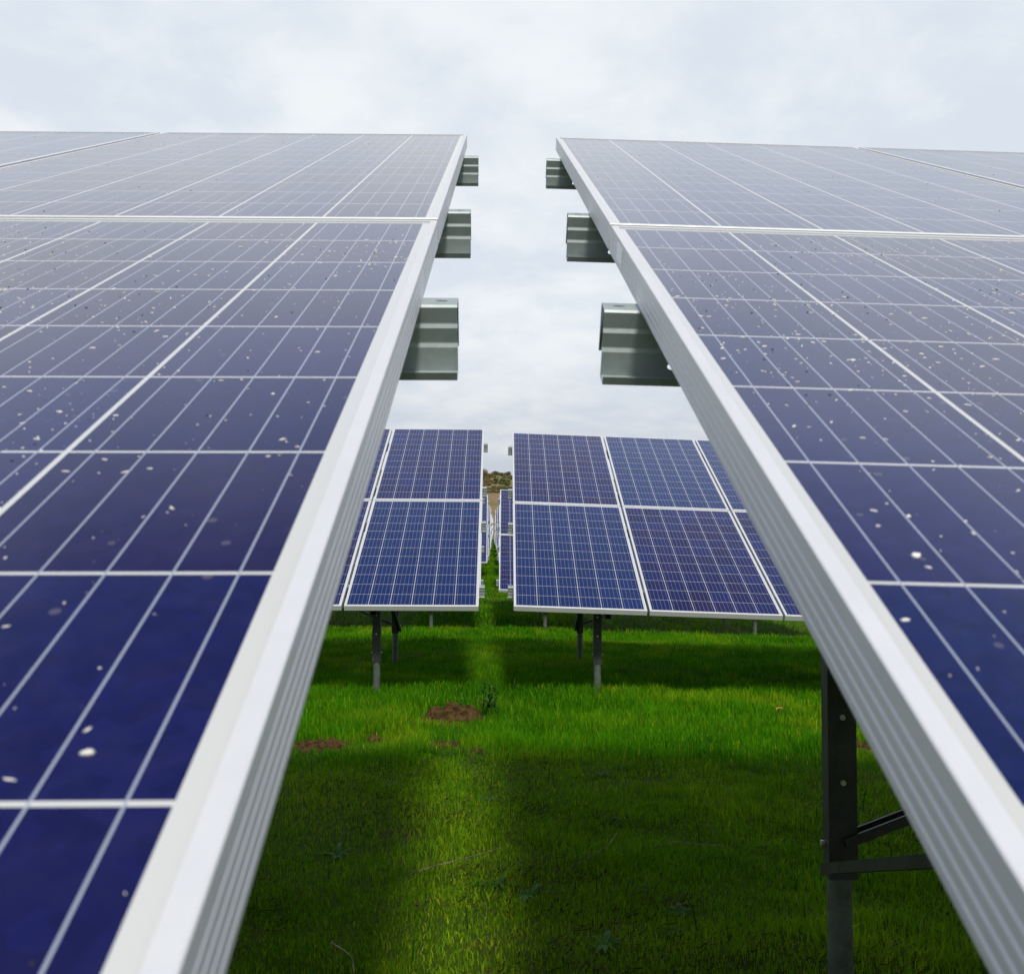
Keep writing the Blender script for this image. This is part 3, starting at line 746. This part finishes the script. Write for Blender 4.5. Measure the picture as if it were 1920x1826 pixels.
husk('FR', .054, .836, .0028, .0011, -.5, 'slim husk just below the curled one on the right panel')
husk('FR', .045, .884, .0025, .0012, .3, 'oblong husk between the first two silver lines of the right panel')
husk('FR', .023, .783, .0026, .0016, .2, 'pale lump close to the white frame of the right panel')
husk('FR', .067, .898, .0022, .0016, .9, 'pale lump touching a silver line on the right panel')
husk('FR', .042, 1.046, .0046, .0012, .8, 'thin bent chaff on the right panel near its frame, higher up')

# ------------------------------------------------------------------ the hill behind: hedge line, scrub, bushes
M['scrub'] = leaf_material('olive_scrub_leaf', (.075, .085, .028), (.150, .145, .060))
M['brown'] = leaf_material('russet_leaf', (.17, .115, .055), (.25, .175, .09))
M['darkscrub'] = leaf_material('dark_hedge_leaf', (.065, .072, .026), (.12, .12, .048))
M['bark'] = leaf_material('grey_bark', (.07, .055, .04), (.13, .11, .085))
def clump_faces(cx, cy, cz, rx, rz, n, size):
    """leaf quads through a lumpy crown volume"""
    d = rng.normal(0, 1, (n, 3)); d /= np.linalg.norm(d, axis=1)[:, None]
    rad = rng.random(n) ** .45
    lump = .72 + .45 * vnoise(d[:, 0] * 3 + cx, d[:, 1] * 3 + d[:, 2] * 2 + cy, .8, 7)
    P_ = np.stack([cx + d[:, 0] * rad * rx * lump, cy + d[:, 1] * rad * rx * lump, cz + d[:, 2] * rad * rz * lump], -1)
    a = rng.normal(0, 1, (n, 3)); a /= np.linalg.norm(a, axis=1)[:, None]; b = np.cross(a, rng.normal(0, 1, (n, 3))); b /= np.linalg.norm(b, axis=1)[:, None]
    s_ = size * rng.uniform(.5, 1.3, n)[:, None]
    return np.stack([P_ - a * s_, P_ + b * s_ * .6, P_ + a * s_, P_ - b * s_ * .6], 1)
def leafmesh(name, Q, m):
    Q = np.concatenate(Q) if isinstance(Q, list) else Q; n = len(Q)
    me = raw_mesh(name, Q.reshape(-1, 3), np.arange(n * 4).reshape(n, 4), False); me.materials.append(m); return me
def bush(label, x, y, r, h, m, cat='bush', trunk=True):
    z = float(ground(x, y)); root = bpy.data.objects.new('bush' if cat == 'bush' else 'tree', None); col.objects.link(root); root.location = (x, y, z); root.empty_display_size = 1
    tag(root, label, cat, 'bushes on the hillside behind the arrays')
    link('crown', leafmesh('crown', clump_faces(0, 0, h * .55, r, h * .5, 520, r * .13), m), root)
    mb = MB(); mb.tube((0, 0, -.3), (.1, 0, h * .55), r * .09, r * .04, 8); link('trunk', mb.mesh('trunk', [M['bark']]), root)
bush('russet bare topped tree at the left of the gap on the hill crest', -8.6, 300, 1.5, 2.2, M['brown'], 'tree')
bush('russet bush to the right of the russet tree on the hill', -6.4, 296, 1.2, 1.2, M['brown'])
bush('dark olive bush on the crest above the end of the alley', -5.2, 312, 1.3, 1.3, M['darkscrub'])
bush('olive bush on the crest, right of the dark one', -3.4, 315, 1.2, 1.1, M['scrub'])
bush('dark green bush at the right end of the gap, high on the hill', -1.2, 305, 1.1, 1.3, M['darkscrub'])
bush('olive bush halfway up the hill on the right of the gap', -2.2, 268, 1.0, 1.4, M['scrub'])
bush('green bush low on the right of the hillside gap', -1.3, 256, 1.0, 1.3, M['scrub'])
bush('brown bush halfway up the hill on the left of the gap', -6.6, 266, 1.1, 1.1, M['brown'])
bush('dark bush in the middle of the hillside gap', -4.4, 275, .9, 1.0, M['darkscrub'])
Q = {'scrub': [], 'brown': [], 'darkscrub': []}
for i in range(900):
    x_ = random.uniform(-130, 130) if i > 260 else random.uniform(-16, 8); y_ = random.uniform(222, 335)
    r_ = random.uniform(.25, .8); kk = random.choices(['scrub', 'brown', 'darkscrub'], [5, 3.4 if x_ < -4 else 1.5, 2])[0]
    Q[kk].append(clump_faces(x_, y_, float(ground(x_, y_)) + r_ * .35, r_, r_ * .7, 60, .24))
for kk, nm in (('scrub', 'olive scrub covering the hillside behind the field'), ('brown', 'russet scrub patches on the hillside behind the field'), ('darkscrub', 'dark scrub patches on the hillside behind the field')):
    tag(link('scrub', leafmesh('scrub', Q[kk], M[kk])), nm, 'scrub', kind='stuff')
def hedge(label, y0, slope, h, m):
    q = [clump_faces(x_, y0 + slope * x_ + random.uniform(-.5, .5), float(ground(x_, y0 + slope * x_)) + h * .4, .8, h * .6, 46, .2) for x_ in np.arange(-110, 110, 1.0)]
    tag(link('hedge', leafmesh('hedge', q, m)), label, 'hedge', 'hedges along the field edge')
hedge('low dark hedge along the top of the brown field', 206, .10, .55, M['darkscrub'])
hedge('dark hedge higher up, below the scrub of the hillside', 238, .45, .7, M['darkscrub'])
